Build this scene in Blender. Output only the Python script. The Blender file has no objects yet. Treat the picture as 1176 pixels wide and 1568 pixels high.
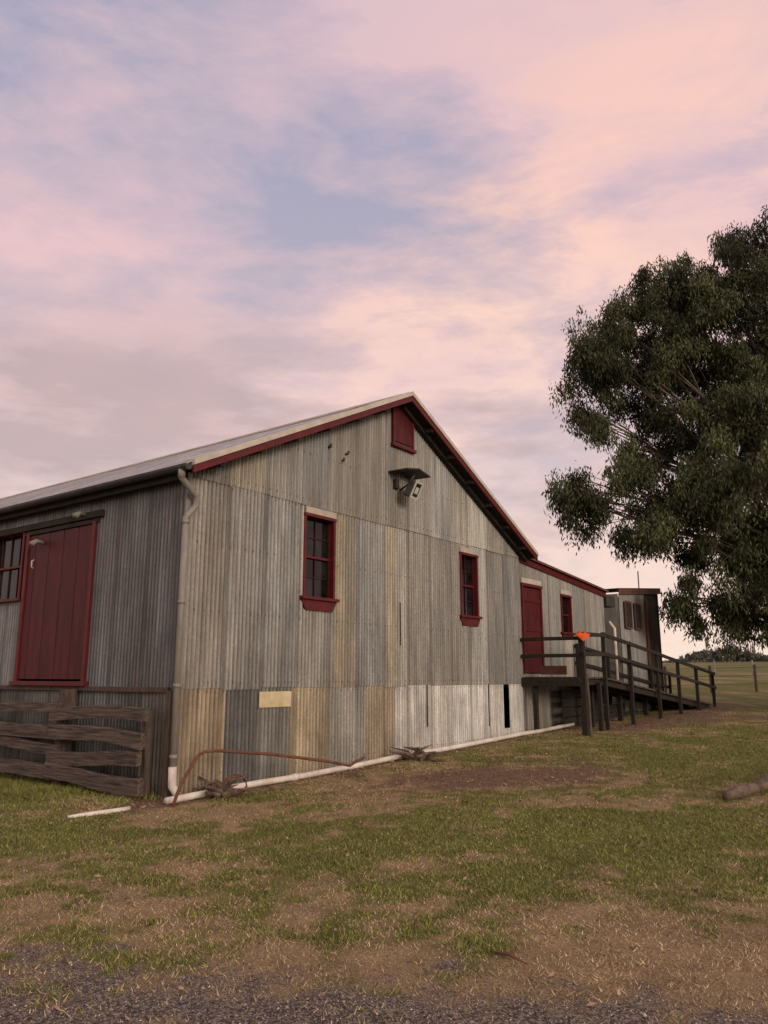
import bpy, math, random
import numpy as np
from mathutils import Vector, Matrix
random.seed(7); rng=np.random.default_rng(11)
scene=bpy.context.scene
scene.view_settings.view_transform='Standard'
scene.view_settings.look='None'
scene.view_settings.exposure=0
COL=scene.collection

# ------------------------------------------------------------------ materials
def new_mat(name):
    m=bpy.data.materials.new(name); m.use_nodes=True
    nt=m.node_tree; b=nt.nodes['Principled BSDF']
    return m,nt,b
def N(nt,t,**k):
    n=nt.nodes.new(t)
    for a,v in k.items(): setattr(n,a,v)
    return n
def L(nt,a,b): nt.links.new(a,b)
def noise(nt,scale,detail=4,rough=.6,vec=None,sc3=None,coord='Object'):
    tc=N(nt,'ShaderNodeTexCoord'); mp=N(nt,'ShaderNodeMapping')
    L(nt,tc.outputs[coord],mp.inputs[0])
    if sc3: mp.inputs['Scale'].default_value=sc3
    n=N(nt,'ShaderNodeTexNoise'); n.inputs['Scale'].default_value=scale
    n.inputs['Detail'].default_value=detail; n.inputs['Roughness'].default_value=rough
    L(nt,mp.outputs[0],n.inputs['Vector']); return n
def ramp(nt,src,stops):
    r=N(nt,'ShaderNodeValToRGB'); e=r.color_ramp.elements
    while len(e)<len(stops): e.new(.5)
    for i,(p,c) in enumerate(stops):
        e[i].position=p; e[i].color=(c[0],c[1],c[2],1) if hasattr(c,'__len__') else (c,c,c,1)
    L(nt,src,r.inputs[0]); return r
def mix(nt,fac,a,b,mode='MIX'):
    m=N(nt,'ShaderNodeMix',data_type='RGBA',blend_type=mode)
    for sock,val in ((m.inputs[0],fac),(m.inputs[6],a),(m.inputs[7],b)):
        if hasattr(val,'default_value') or hasattr(val,'links'): L(nt,val,sock)
        elif hasattr(val,'__len__'): sock.default_value=(*val[:3],1)
        else: sock.default_value=val
    return m.outputs[2]
def bump(nt,b,h,strength=.3,dist=.01):
    bp=N(nt,'ShaderNodeBump'); bp.inputs['Strength'].default_value=strength; bp.inputs['Distance'].default_value=dist
    L(nt,h,bp.inputs['Height']); L(nt,bp.outputs[0],b.inputs['Normal'])

def simple(name,c1,c2,scale=6,sc3=None,rough=.7,metal=0,bumps=.3,bd=.006,spec=.3):
    m,nt,b=new_mat(name); n=noise(nt,scale,6,.65,sc3=sc3)
    r=ramp(nt,n.outputs[0],[(.3,c1),(.7,c2)]); L(nt,r.outputs[0],b.inputs['Base Color'])
    b.inputs['Roughness'].default_value=rough; b.inputs['Metallic'].default_value=metal
    b.inputs['Specular IOR Level'].default_value=spec
    if bumps: bump(nt,b,n.outputs[0],bumps,bd)
    return m

def tin_mat(name,rust=.5,metal=.25):
    m,nt,b=new_mat(name)
    at=N(nt,'ShaderNodeAttribute',attribute_name='tint')
    st=noise(nt,1,7,.7,sc3=(3.6,3.6,.30))       # broad water stains running down
    st2=noise(nt,1,5,.65,sc3=(16,16,.9))
    bl=noise(nt,1.3,6,.7)
    fn=noise(nt,26,5,.75)
    c=mix(nt,1.0,at.outputs['Color'],ramp(nt,st.outputs[0],[(.30,.42),(.46,.86),(.58,1.06),(.72,1.45)]).outputs[0],'MULTIPLY')
    c=mix(nt,1.0,c,ramp(nt,st2.outputs[0],[(.3,.70),(.5,1.0),(.68,1.25)]).outputs[0],'MULTIPLY')
    c=mix(nt,1.0,c,ramp(nt,bl.outputs[0],[(.25,.60),(.7,1.18)]).outputs[0],'MULTIPLY')
    c=mix(nt,1.0,c,ramp(nt,fn.outputs[0],[(.3,.74),(.7,1.15)]).outputs[0],'MULTIPLY')
    rs=noise(nt,1,8,.78,sc3=(4.5,4.5,.8))
    rf=ramp(nt,rs.outputs[0],[(.53,0),(.70,rust)])
    c=mix(nt,rf.outputs[0],c,(.16,.105,.066))
    ws=noise(nt,1,8,.8,sc3=(9,9,2.2)); wf=ramp(nt,ws.outputs[0],[(.62,0),(.74,.45)])
    c=mix(nt,wf.outputs[0],c,(.46,.44,.41))
    L(nt,c,b.inputs['Base Color'])
    rr=ramp(nt,bl.outputs[0],[(.3,.38),(.7,.62)]); L(nt,rr.outputs[0],b.inputs['Roughness'])
    b.inputs['Metallic'].default_value=metal
    bump(nt,b,bl.outputs[0],.35,.04)
    return m
M_tin=tin_mat('weathered_tin',.62)
M_roof=tin_mat('roof_tin',.15)
M_red=simple('red_paint',(.070,.007,.009),(.13,.013,.016),5,rough=.5,bumps=.15)
M_reddoor=simple('red_door_paint',(.042,.005,.007),(.105,.010,.013),3,sc3=(3,3,.6),rough=.55,bumps=.2)
M_sash=simple('dark_red_sash',(.03,.006,.006),(.06,.010,.010),5,rough=.5,bumps=.1)
M_redfaded=simple('faded_red',(.10,.040,.032),(.17,.075,.06),4,rough=.7)
M_cap=simple('roof_capping',(.40,.35,.29),(.60,.53,.45),3,rough=.5)
M_gutter=simple('gutter_metal',(.040,.040,.045),(.09,.085,.08),4,rough=.5,metal=.3)
M_pipe=simple('downpipe_metal',(.17,.155,.14),(.31,.285,.255),3,sc3=(3,3,.7),rough=.5)
M_pvc=simple('white_pvc',(.48,.40,.33),(.82,.77,.71),2.6,rough=.45,bumps=.05)
M_timber=simple('weathered_timber',(.018,.013,.011),(.19,.14,.115),2.2,sc3=(14,1.0,16),rough=.85,bumps=1,bd=.03)
M_dtimber=simple('dark_timber',(.010,.008,.007),(.045,.034,.028),4,sc3=(4,4,4),rough=.8,bumps=.5)
M_post=simple('old_post_timber',(.035,.025,.020),(.14,.10,.078),4,sc3=(8,8,1),rough=.85,bumps=.8,bd=.015)
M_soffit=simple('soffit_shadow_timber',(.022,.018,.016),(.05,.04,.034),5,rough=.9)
M_rust=simple('rusty_iron',(.09,.038,.024),(.20,.085,.05),9,rough=.85)
M_black=simple('black_iron',(.012,.012,.012),(.03,.028,.028),9,rough=.6)
M_lamp=simple('lamp_glass',(.5,.48,.45),(.65,.62,.58),9,rough=.25,bumps=0)
M_orange=simple('orange_cloth',(.50,.07,.012),(.75,.13,.02),9,rough=.8)
M_stump=simple('driftwood',(.05,.035,.027),(.22,.15,.11),8,rough=.9,bumps=.8,bd=.02)
M_bark=simple('eucalypt_bark',(.06,.047,.038),(.22,.175,.14),2.5,sc3=(2,2,.7),rough=.8,bumps=.5,bd=.02)
def glass():
    m,nt,b=new_mat('window_glass'); n=noise(nt,2.3,3,.5)
    r=ramp(nt,n.outputs[0],[(.4,(.004,.004,.005)),(.65,(.02,.02,.023))]); L(nt,r.outputs[0],b.inputs['Base Color'])
    b.inputs['Roughness'].default_value=.08; b.inputs['Specular IOR Level'].default_value=.25
    bump(nt,b,n.outputs[0],.12,.03); return m
M_glass=glass()
M_void=simple('dark_interior',(.004,.004,.004),(.008,.007,.006),3,bumps=0,rough=1,spec=0)

# ------------------------------------------------------------------ mesh helpers
def link(ob,parent=None):
    COL.objects.link(ob)
    if parent: ob.parent=parent
    return ob
def empty(name,loc=(0,0,0),rz=0):
    e=bpy.data.objects.new(name,None); e.empty_display_size=.3; e.location=loc; e.rotation_euler=(0,0,rz); COL.objects.link(e); return e
def mesh(name,verts,faces,mat,parent=None,smooth=False):
    me=bpy.data.meshes.new(name); me.from_pydata([tuple(v) for v in verts],[],faces); me.update()
    if smooth: me.polygons.foreach_set('use_smooth',[True]*len(me.polygons))
    me.materials.append(mat); return link(bpy.data.objects.new(name,me),parent)
def npmesh(name,V,F,mat,parent=None,tint=None,attr='tint',smooth=False):
    me=bpy.data.meshes.new(name); V=np.asarray(V,dtype=np.float32); F=np.asarray(F,dtype=np.int32)
    m,k=F.shape
    me.vertices.add(len(V)); me.vertices.foreach_set('co',V.ravel())
    me.loops.add(m*k); me.loops.foreach_set('vertex_index',F.ravel())
    me.polygons.add(m); me.polygons.foreach_set('loop_start',np.arange(0,m*k,k,dtype=np.int32))
    try: me.polygons.foreach_set('loop_total',np.full(m,k,dtype=np.int32))
    except Exception: pass
    if smooth: me.polygons.foreach_set('use_smooth',np.ones(m,dtype=bool))
    me.update(calc_edges=True)
    if tint is not None:
        a=me.color_attributes.new(attr,'FLOAT_COLOR','POINT')
        c=np.ones((len(V),4),dtype=np.float32); c[:,:3]=tint; a.data.foreach_set('color',c.ravel())
    me.materials.append(mat); return link(bpy.data.objects.new(name,me),parent)
def box(name,parent,x0,x1,y0,y1,z0,z1,mat,bev=.006):
    v=[(x,y,z) for x in(x0,x1) for y in(y0,y1) for z in(z0,z1)]
    f=[(0,1,3,2),(4,6,7,5),(0,4,5,1),(2,3,7,6),(0,2,6,4),(1,5,7,3)]
    o=mesh(name,v,f,mat,parent)
    if bev:
        md=o.modifiers.new('b','BEVEL'); md.width=min(bev,abs(x1-x0)/3,abs(y1-y0)/3,abs(z1-z0)/3); md.segments=2
    return o
def prism(name,parent,poly,y0,y1,mat):
    n=len(poly); v=[(p[0],y0,p[1]) for p in poly]+[(p[0],y1,p[1]) for p in poly]
    f=[tuple(range(n)),tuple(range(2*n-1,n-1,-1))]+[(i,(i+1)%n+0,(i+1)%n+n,i+n) for i in range(n)]
    return mesh(name,v,f,mat,parent)
def beam(name,parent,p0,p1,w,h,mat,seg=1,jit=0.0,seed=0,wob=None):
    r=random.Random(seed); p0=Vector(p0);p1=Vector(p1); d=(p1-p0).normalized()
    up=Vector((0,0,1)) if abs(d.z)<.9 else Vector((1,0,0))
    sx=d.cross(up).normalized(); uz=sx.cross(d).normalized()
    prof=[(-.5,-.5),(-.5,.42),(-.40,.5),(.40,.5),(.5,.42),(.5,-.42),(.42,-.5),(-.42,-.5)] 
    V=[];F=[];n=len(prof)
    ph=r.random()*6; wob=jit if wob is None else wob
    for i in range(seg+1):
        t=i/seg; c=p0.lerp(p1,t)
        oz=wob*math.sin(ph+t*5)*.7+jit*r.uniform(-.3,.3); hh=h*(1+ (r.uniform(-1,1)*jit*3 if jit else 0)); ww=w*(1+(r.uniform(-1,1)*jit*3 if jit else 0))
        for a,b in prof:
            V.append(c+sx*(a*ww+jit*r.uniform(-.2,.2))+uz*(b*hh+oz+jit*r.uniform(-.2,.2)))
    for i in range(seg):
        for j in range(n):
            F.append((i*n+j,i*n+(j+1)%n,(i+1)*n+(j+1)%n,(i+1)*n+j))
    F.append(tuple(range(n-1,-1,-1))); F.append(tuple(seg*n+j for j in range(n)))
    return mesh(name,V,F,mat,parent)
def tube_geo(pts,rad,n=8):
    pts=[Vector(p) for p in pts]; V=[];F=[]
    if not hasattr(rad,'__len__'): rad=[rad]*len(pts)
    ref=None
    for i,p in enumerate(pts):
        d=(pts[min(i+1,len(pts)-1)]-pts[max(i-1,0)]).normalized()
        if ref is None: ref=Vector((0,0,1)) if abs(d.z)<.9 else Vector((1,0,0))
        a=d.cross(ref).normalized(); b=a.cross(d).normalized(); ref=b
        for j in range(n):
            t=2*math.pi*j/n; V.append(p+(a*math.cos(t)+b*math.sin(t))*rad[i])
    for i in range(len(pts)-1):
        for j in range(n): F.append((i*n+j,i*n+(j+1)%n,(i+1)*n+(j+1)%n,(i+1)*n+j))
    F.append(tuple(range(n-1,-1,-1))); F.append(tuple((len(pts)-1)*n+j for j in range(n)))
    return V,F
def tube(name,parent,pts,rad,mat,n=10,smooth=True):
    V,F=tube_geo(pts,rad,n); return mesh(name,V,F,mat,parent,smooth)
def merge(geos):
    V=[];F=[]
    for v,f in geos:
        o=len(V); V+=list(v); F+=[tuple(i+o for i in q) for q in f]
    return V,F

# ------------------------------------------------------------------ numpy noise
TAB=rng.random((256,256))
def vn(x,y):
    xi=np.floor(x).astype(int); yi=np.floor(y).astype(int); fx=x-xi; fy=y-yi
    fx=fx*fx*(3-2*fx); fy=fy*fy*(3-2*fy)
    a=TAB[xi%256,yi%256];b=TAB[(xi+1)%256,yi%256];c=TAB[xi%256,(yi+1)%256];d=TAB[(xi+1)%256,(yi+1)%256]
    return (a*(1-fx)+b*fx)*(1-fy)+(c*(1-fx)+d*fx)*fy
def fbm(x,y,o=4):
    s=0;a=.5;t=0
    for i in range(o):
        s=s+a*vn(x*2**i+17*i,y*2**i+31*i); t+=a; a*=.55
    return s/t
def sstep(a,b,x):
    t=np.clip((x-a)/(b-a),0,1); return t*t*(3-2*t)

# ------------------------------------------------------------------ frame of the shed
C0=(-2.76,10.7); ANG=math.atan2(.799,.601); ux,uy=.601,.799
def to_local(x,y):
    dx=x-C0[0];dy=y-C0[1]; return dx*ux+dy*uy, -dx*uy+dy*ux
def to_world(s,w): return C0[0]+s*ux-w*uy, C0[1]+s*uy+w*ux
def gz(x,y):
    x=np.asarray(x,dtype=float);y=np.asarray(y,dtype=float)
    s,w=to_local(x,y)
    k=np.clip(s,0,42); z=.030*k*k/(k+1.0)
    z=z+.019*np.clip(s-42,0,560)
    near=np.exp(-((x/40)**2+(y/60)**2))
    z=z+near*(.05*(fbm(x*.35+9,y*.35+4,3)-.5)+.03*(fbm(x*2.1,y*2.1,3)-.5))
    far=sstep(150,700,np.hypot(x,y))
    z=z+far*7*(fbm(x*.004+3,y*.004+8,3)-.5)
    return z
def gz1(x,y): return float(gz(x,y))
def lz(s,w): return gz1(*to_world(s,w))

def cover(x,y):
    s,w=to_local(x,y)
    n1=fbm(x*.55+5,y*.55+2,4); n2=fbm(x*1.9+40,y*1.9+12,4); n3=fbm(x*6+3,y*6+7,3)
    def blob(cx,cy,rx,ry,a=1): return a*np.exp(-(((x-cx)/rx)**2+((y-cy)/ry)**2))
    g=.50+0*x
    g+=blob(.4,6.3,1.4,1.0,.50)+blob(-3.2,8.3,2.4,1.0,.35)+blob(3.6,8.3,2.8,2.2,.4)+blob(-5.2,11.8,1.9,1.3,1.0)
    g+=blob(6.8,13.5,3.2,3.2,.6)+blob(1.5,8.8,3,1.1,.3)+blob(12,20,5,4,.5)+.3*sstep(20,40,y)+blob(-1.5,7.6,1.6,.6,.25)
    g=g+ (n1-.5)*1.2+(n2-.5)*1.7+(n3-.5)*1.5
    g-=blob(-1.9,5.7,1.6,.9,.40)+blob(2.0,5.2,1.3,.8,.4)+blob(0,9.9,2.6,.5,.35)+.40*sstep(5.3,4.4,y)+blob(2.6,9.9,2,.5,.3)+blob(-.6,7.0,1.0,.35,.35)
    green=sstep(.12,.92,g)
    d=blob(1.5,12.0,2.1,1.2,1.1)+blob(3.0,14.3,1.4,2.2,.5)+blob(-.3,11.2,1.4,.5,.25)
    d+=.85*np.exp(-((w+.25)/.33)**2)*(s>-1)*(s<14)+.8*np.exp(-((w+1.6)/1.2)**2)*sstep(8,12,s)*(1-sstep(20,24,s))
    d+=.9*np.exp(-(((x-11.5)/4)**2+((y-21)/2.2)**2))+.5*np.exp(-((s+.35)/.3)**2)*(w>-.5)
    dirt=sstep(.38,.9,d+(n2-.5)*.9+(n3-.5)*.7)
    e=4.42 + .7*(n1-.5)+1.0*(n2-.5)-.10*np.clip(x,-3,3)
    gravel=sstep(.30,-.35,y-e+ (n3-.5)*1.1)
    return green,dirt,gravel

# ------------------------------------------------------------------ ground
def axis(lo,hi,step,far):
    a=list(np.arange(lo,hi+1e-6,step)); s=step
    p=hi;
    while p<far: s*=1.18; p+=s; a.append(p)
    p=lo; s=step; b=[]
    while p>-far: s*=1.18; p-=s; b.append(p)
    return np.array(b[::-1]+a)
gx=axis(-8,13,.07,3500); gy=axis(2.5,22,.07,3500)
X,Y=np.meshgrid(gx,gy,indexing='ij'); Z=gz(X,Y)
G_,D_,R_=cover(X,Y)
nx,ny=X.shape; idx=np.arange(nx*ny).reshape(nx,ny)
F=np.stack([idx[:-1,:-1],idx[1:,:-1],idx[1:,1:],idx[:-1,1:]],-1).reshape(-1,4)
def ground_mat():
    m,nt,b=new_mat('ground_cover')
    at=N(nt,'ShaderNodeAttribute',attribute_name='cover'); sp=N(nt,'ShaderNodeSeparateColor'); L(nt,at.outputs['Color'],sp.inputs[0])
    n1=noise(nt,14,6,.7); n2=noise(nt,60,5,.7); n3=noise(nt,2.2,5,.6)
    straw=ramp(nt,n2.outputs[0],[(.3,(.18,.12,.065)),(.55,(.36,.25,.14)),(.75,(.56,.41,.25))])
    green=ramp(nt,n2.outputs[0],[(.3,(.068,.078,.020)),(.7,(.21,.205,.062))])
    dirt=ramp(nt,n1.outputs[0],[(.3,(.11,.064,.044)),(.7,(.27,.17,.120))])
    vo=N(nt,'ShaderNodeTexVoronoi'); vo.inputs['Scale'].default_value=75
    tc=N(nt,'ShaderNodeTexCoord'); L(nt,tc.outputs['Object'],vo.inputs['Vector'])
    gs=N(nt,'ShaderNodeSeparateColor'); L(nt,vo.outputs['Color'],gs.inputs[0])
    grav=ramp(nt,gs.outputs[0],[(0,(.05,.04,.033)),(.6,(.16,.125,.105)),(1,(.32,.27,.24))])
    c=mix(nt,sp.outputs[0],straw.outputs[0],green.outputs[0])
    c=mix(nt,1.0,c,ramp(nt,n3.outputs[0],[(.3,.68),(.7,1.15)]).outputs[0],'MULTIPLY')
    c=mix(nt,sp.outputs[1],c,dirt.outputs[0]); c=mix(nt,sp.outputs[2],c,grav.outputs[0])
    L(nt,c,b.inputs['Base Color']); b.inputs['Roughness'].default_value=.95; b.inputs['Specular IOR Level'].default_value=.1
    bump(nt,b,n2.outputs[0],.7,.03); return m
npmesh('ground',np.stack([X,Y,Z],-1).reshape(-1,3),F,ground_mat(),tint=np.stack([G_,D_,R_],-1).reshape(-1,3),attr='cover',smooth=True)

# ------------------------------------------------------------------ grass blades
def vattr_mat(name,rough=.7,trans=0):
    m,nt,b=new_mat(name); at=N(nt,'ShaderNodeAttribute',attribute_name='tint')
    L(nt,at.outputs['Color'],b.inputs['Base Color']); b.inputs['Roughness'].default_value=rough
    b.inputs['Specular IOR Level'].default_value=.2
    return m
def inside(x,y):
    s,w=to_local(x,y); return (s>-.02)&(w>-.02)
nb=640000
yy=3.3+ (rng.random(nb)**1.3)*21
xx=(rng.random(nb)*2-1)*(yy*.52+1.2)
g,d,r=cover(xx,yy)
keep=(rng.random(nb)< np.clip((.40+.60*g)*(1-.9*d)*(1-.85*r),0,1)) & ~inside(xx,yy)
xx,yy,g,d=xx[keep],yy[keep],g[keep],d[keep]; n=len(xx); zz=gz(xx,yy)
isg=rng.random(n)<g*.82+.08
tuft=fbm(xx*4+2,yy*4+9,3)
h=np.where(isg,rng.uniform(.010,.030,n),rng.uniform(.006,.022,n))*(.35+1.4*tuft)
near_w=to_local(xx,yy); h=np.where((near_w[0]<-.02)&(near_w[0]>-1.2)&(near_w[1]>0),h*2.6,h)
wd=rng.uniform(.0018,.0038,n)*(1+yy*.10)
a=rng.random(n)*6.283; lean=np.where(isg,rng.uniform(.3,1.6,n),rng.uniform(.6,2.4,n))*h; b_=rng.random(n)*6.283
V=np.zeros((n,3,3))
V[:,0]=np.stack([xx-np.cos(a)*wd,yy-np.sin(a)*wd,zz-.004],-1)
V[:,1]=np.stack([xx+np.cos(a)*wd,yy+np.sin(a)*wd,zz-.004],-1)
V[:,2]=np.stack([xx+np.cos(b_)*lean,yy+np.sin(b_)*lean,zz+h],-1)
cg=np.array([.130,.152,.034]);cg2=np.array([.30,.28,.085]);cs=np.array([.60,.45,.27]);cs2=np.array([.32,.22,.125])
tone=(.72+.56*fbm(xx*1.3+60,yy*1.3+20,3))[:,None]
t=rng.random((n,1)); col=np.where(isg[:,None],cg*(1-t)+cg2*t,cs*(1-t)+cs2*t)*rng.uniform(.55,1.3,(n,1))*tone
npmesh('grass',V.reshape(-1,3),np.arange(n*3).reshape(-1,3),vattr_mat('grass_blade'),tint=np.repeat(col,3,0))

# ------------------------------------------------------------------ gravel stones
def stones(name,x,y,sz,col,mat,flat=.6):
    n=len(x); o=np.array([[1,0,0],[-1,0,0],[0,1,0],[0,-1,0],[0,0,1],[0,0,-1]],float)
    f=np.array([[0,2,4],[2,1,4],[1,3,4],[3,0,4],[2,0,5],[1,2,5],[3,1,5],[0,3,5]])
    V=o[None]*rng.uniform(.6,1.3,(n,6,1))+rng.uniform(-.25,.25,(n,6,3)); V[:,:,2]*=flat
    a=rng.random(n)*6.283; ca,sa=np.cos(a)[:,None],np.sin(a)[:,None]
    vx=V[:,:,0]*ca-V[:,:,1]*sa; vy=V[:,:,0]*sa+V[:,:,1]*ca; V[:,:,0]=vx;V[:,:,1]=vy
    V*=sz[:,None,None]; V[:,:,0]+=x[:,None];V[:,:,1]+=y[:,None];V[:,:,2]+=(gz(x,y)+sz*.15)[:,None]
    F=(f[None]+np.arange(n)[:,None,None]*6).reshape(-1,3)
    return npmesh(name,V.reshape(-1,3),F,mat,tint=np.repeat(col,6,0))
ns=80000
x=rng.uniform(-3.6,3.6,ns); y=rng.uniform(2.8,6.5,ns); g,d,r=cover(x,y)
k=rng.random(ns)<r*.75+.03; x,y=x[k],y[k]; n=len(x)
sz=rng.uniform(.003,.0085,n)*(1+(rng.random(n)>.95)*.9)
c=np.array([.20,.16,.135])*rng.uniform(.35,1.7,(n,1))+rng.uniform(-.015,.015,(n,3))
c=c*np.where(rng.random((n,1))>.93,2.1,1.0)
stones('gravel',x,y,sz,np.clip(c,.02,.7),vattr_mat('gravel_stone',.85))
nl=30000
x=rng.uniform(-7,11,nl);y=rng.uniform(4,20,nl);g,d,r=cover(x,y); s,w=to_local(x,y)
p=.10+.6*d+ .6*np.exp(-((w+.35)/.35)**2); k=(rng.random(nl)<p)&~inside(x,y); x,y=x[k],y[k]; n=len(x)
o=np.array([[1,0],[0,.35],[-1,0],[0,-.35]]); a=rng.random(n)*6.283; sz=rng.uniform(.012,.035,n)
V=np.zeros((n,4,3)); V[:,:,0]=(o[None,:,0]*np.cos(a)[:,None]-o[None,:,1]*np.sin(a)[:,None])*sz[:,None]+x[:,None]
V[:,:,1]=(o[None,:,0]*np.sin(a)[:,None]+o[None,:,1]*np.cos(a)[:,None])*sz[:,None]+y[:,None]
V[:,:,2]=gz(x,y)[:,None]+.012+rng.uniform(-.01,.016,(n,4))
col=np.array([.21,.135,.095])*rng.uniform(.3,2.1,(n,1))
npmesh('fallen_leaves',V.reshape(-1,3),np.arange(n*4).reshape(-1,4),vattr_mat('dead_leaf'),tint=np.repeat(col,4,0))

# ------------------------------------------------------------------ corrugated sheeting
P=.076; SEG=6; TS=.78
GREY=(.325,.308,.288); DGREY=(.22,.215,.21); SILV=(.54,.52,.50); BROWN=(.27,.235,.195); MID=(.395,.372,.345)
def corr(name,parent,plane,s0,s1,zb,zt,tintf,off=0.0,openings=(),amp=.012,mat=None,seed=1,sheet=.76,ragged=.0,loc=0.0):
    r=random.Random(seed); fzb=zb if callable(zb) else (lambda s:zb); fzt=zt if callable(zt) else (lambda s:zt)
    edges=sorted(set([round(e,4) for o in openings for e in (o[0],o[1]) if s0<e<s1]))
    S=np.arange(s0,s1,P/SEG).tolist()+[s1]; S=sorted(set(S+edges))
    V=[];F=[];T=[]
    sh={}
    for i in range(len(S)-1):
        a,b=S[i],S[i+1]; m=(a+b)/2
        if b-a<1e-5: continue
        ks=int((m-s0)/sheet)
        if ks not in sh: sh[ks]=(TS*r.uniform(.74,1.2),r.uniform(0,.008),r.uniform(-1,1)*ragged,r.uniform(-.010,.012))
        br,o2,rg,hue=sh[ks]
        fr=((m-s0)/sheet)%1.0
        lo=fzb(m)+rg; hi_a,hi_b=fzt(a),fzt(b)
        iv=[(lo,lo,hi_a,hi_b)]
        for (oa,ob,za,zb_) in openings:
            if oa-1e-6<=m<=ob+1e-6:
                nv=[]
                for q in iv:
                    if q[1]<za: nv.append((q[0],q[1],min(za,q[2]),min(za,q[3])))
                    if q[2]>zb_: nv.append((max(zb_,q[0]),max(zb_,q[1]),q[2],q[3]))
                iv=nv
        da=off+o2+amp*math.sin(2*math.pi*a/P); db=off+o2+amp*math.sin(2*math.pi*b/P)
        vl=.64+.58*(.5+.5*math.sin(2*math.pi*m/P))      # rib shading painted into the tint: troughs darker, crests lighter
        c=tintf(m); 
        if fr<.035: vl*=.6                              # dark line along the lap edge
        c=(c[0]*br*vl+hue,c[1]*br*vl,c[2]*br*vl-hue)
        for q in iv:
            if q[2]-q[0]<.004: continue
            k=len(V)
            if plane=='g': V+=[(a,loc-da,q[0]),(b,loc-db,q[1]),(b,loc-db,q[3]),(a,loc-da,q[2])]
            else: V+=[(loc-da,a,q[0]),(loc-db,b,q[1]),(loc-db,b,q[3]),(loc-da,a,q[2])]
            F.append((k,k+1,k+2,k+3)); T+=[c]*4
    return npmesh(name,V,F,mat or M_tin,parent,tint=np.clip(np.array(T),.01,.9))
def bands(lst,default):
    def f(s):
        for a,b,c in lst:
            if a<=s<b: return c
        return default
    return f
def win(shed,pre,plane,a,b,z0,z1,apron=.22,out=.05,cols=1,rows=2,depth=.11,loc=0.0,frame=.05,mat=None):
    mat=mat or M_red
    def bx(nm,s0,s1,d0,d1,za,zb,m,bev=.004):
        if plane=='g': return box(pre+nm,shed,s0,s1,loc-d1,loc-d0,za,zb,m,bev)
        return box(pre+nm,shed,loc-d1,loc-d0,s0,s1,za,zb,m,bev)
    bx('_jamb_1',a,a+frame,-depth,out,z0,z1,mat); bx('_jamb_2',b-frame,b,-depth,out,z0,z1,mat)
    bx('_head',a-.01,b+.01,-depth,out+.01,z1,z1+frame,mat)
    bx('_sill',a-.06,b+.06,-depth,out+.05,z0-.05,z0,mat)
    if apron:
        if plane=='g': prism(pre+'_apron',shed,[(a-.04,z0-.05),(a+.06,z0-apron),(b-.06,z0-apron),(b+.04,z0-.05)],loc-out,loc-.012,mat)
    bx('_glass',a+frame,b-frame,-depth+.01,-depth+.02,z0,z1,M_glass,0)
    zm=z0+(z1-z0)*.50
    bx('_meeting_rail',a+frame,b-frame,-depth+.02,-.03,zm-.02,zm+.02,M_red)
    for e0,e1 in ((a+frame,a+frame+.03),(b-frame-.03,b-frame)): bx('_stile',e0,e1,-depth+.02,-.05,z0,z1,M_sash,0)
    for i in range(1,rows):
        for base in (z0,zm):
            z=base+(z1-z0)/2*i/rows; bx('_bar_h',a+frame,b-frame,-depth+.021,-depth+.040,z-.007,z+.007,M_sash,0)
    for i in range(1,cols+1):
        s=a+frame+(b-a-2*frame)*i/(cols+1); bx('_bar_v%d'%i,s-.007,s+.007,-depth+.022,-depth+.042,z0,z1,M_sash,0)

shed=empty('corrugated_iron_shed',(C0[0],C0[1],0),ANG)
APX,APZ=5.0,6.93; EX=.22; EZ=4.40; SL=(APZ-EZ)/(APX+EX); WB=9.95; LEN=16
def rz(s): return APZ-SL*abs(s-APX)-.05
op1=[(2.38,3.16,2.81,4.13),(7.22,7.95,2.80,4.08)]
low=bands([(0,.85,(.48,.38,.27)),(.85,1.48,(.16,.165,.175)),(1.48,2.18,(.34,.325,.30)),(2.18,3.1,(.47,.375,.25)),(3.1,3.4,(.30,.29,.27)),(3.4,4.06,MID),(4.06,4.93,(.46,.37,.265)),(4.93,9.95,(.70,.67,.64))],SILV)
corr('gable_wall_lower',shed,'g',0,WB,lambda s:lz(s,0)-.03,1.41,low,off=0,openings=[(9.0,9.27,.42,1.37)],seed=3,ragged=.0)
mid=bands([(0,.35,MID),(.35,2.3,GREY),(2.3,3.2,MID),(3.2,3.45,(.52,.45,.34)),(3.45,3.75,(.37,.335,.29)),(3.75,4.7,GREY),(4.7,4.95,(.47,.42,.32)),(4.95,6.2,MID),(6.2,7.2,GREY),(7.2,8.3,MID),(8.3,9.95,GREY)],GREY)
corr('gable_wall_middle',shed,'g',0,WB,1.37,4.345,mid,off=.014,openings=op1,seed=5,ragged=.014)
upp=bands([(0,.45,BROWN),(.45,.75,GREY),(.75,1.52,(.52,.455,.355)),(1.52,3.0,GREY),(3.0,3.6,MID),(3.6,5.0,GREY),(5.0,6.5,MID),(6.5,7.6,GREY),(7.6,8.6,(.52,.49,.43))],MID)
corr('gable_wall_upper',shed,'g',0.02,WB-.02,4.31,rz,upp,off=.030,seed=8,ragged=.010)
for s_,za,zb in ((5.06,2.1,2.9),(8.3,.5,1.38),(5.93,.6,1.38)):
    box('open_sheet_lap',shed,s_,s_+.008,-.034,-.012,za,zb,M_void,0)
box('cream_patch',shed,1.50,2.18,-.026,-.016,1.09,1.32,simple('cream_plate',(.46,.37,.22),(.70,.58,.37),4,rough=.6),.002)
M_fl=simple('flashing',(.33,.29,.23),(.48,.42,.34),5,rough=.6)
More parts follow.
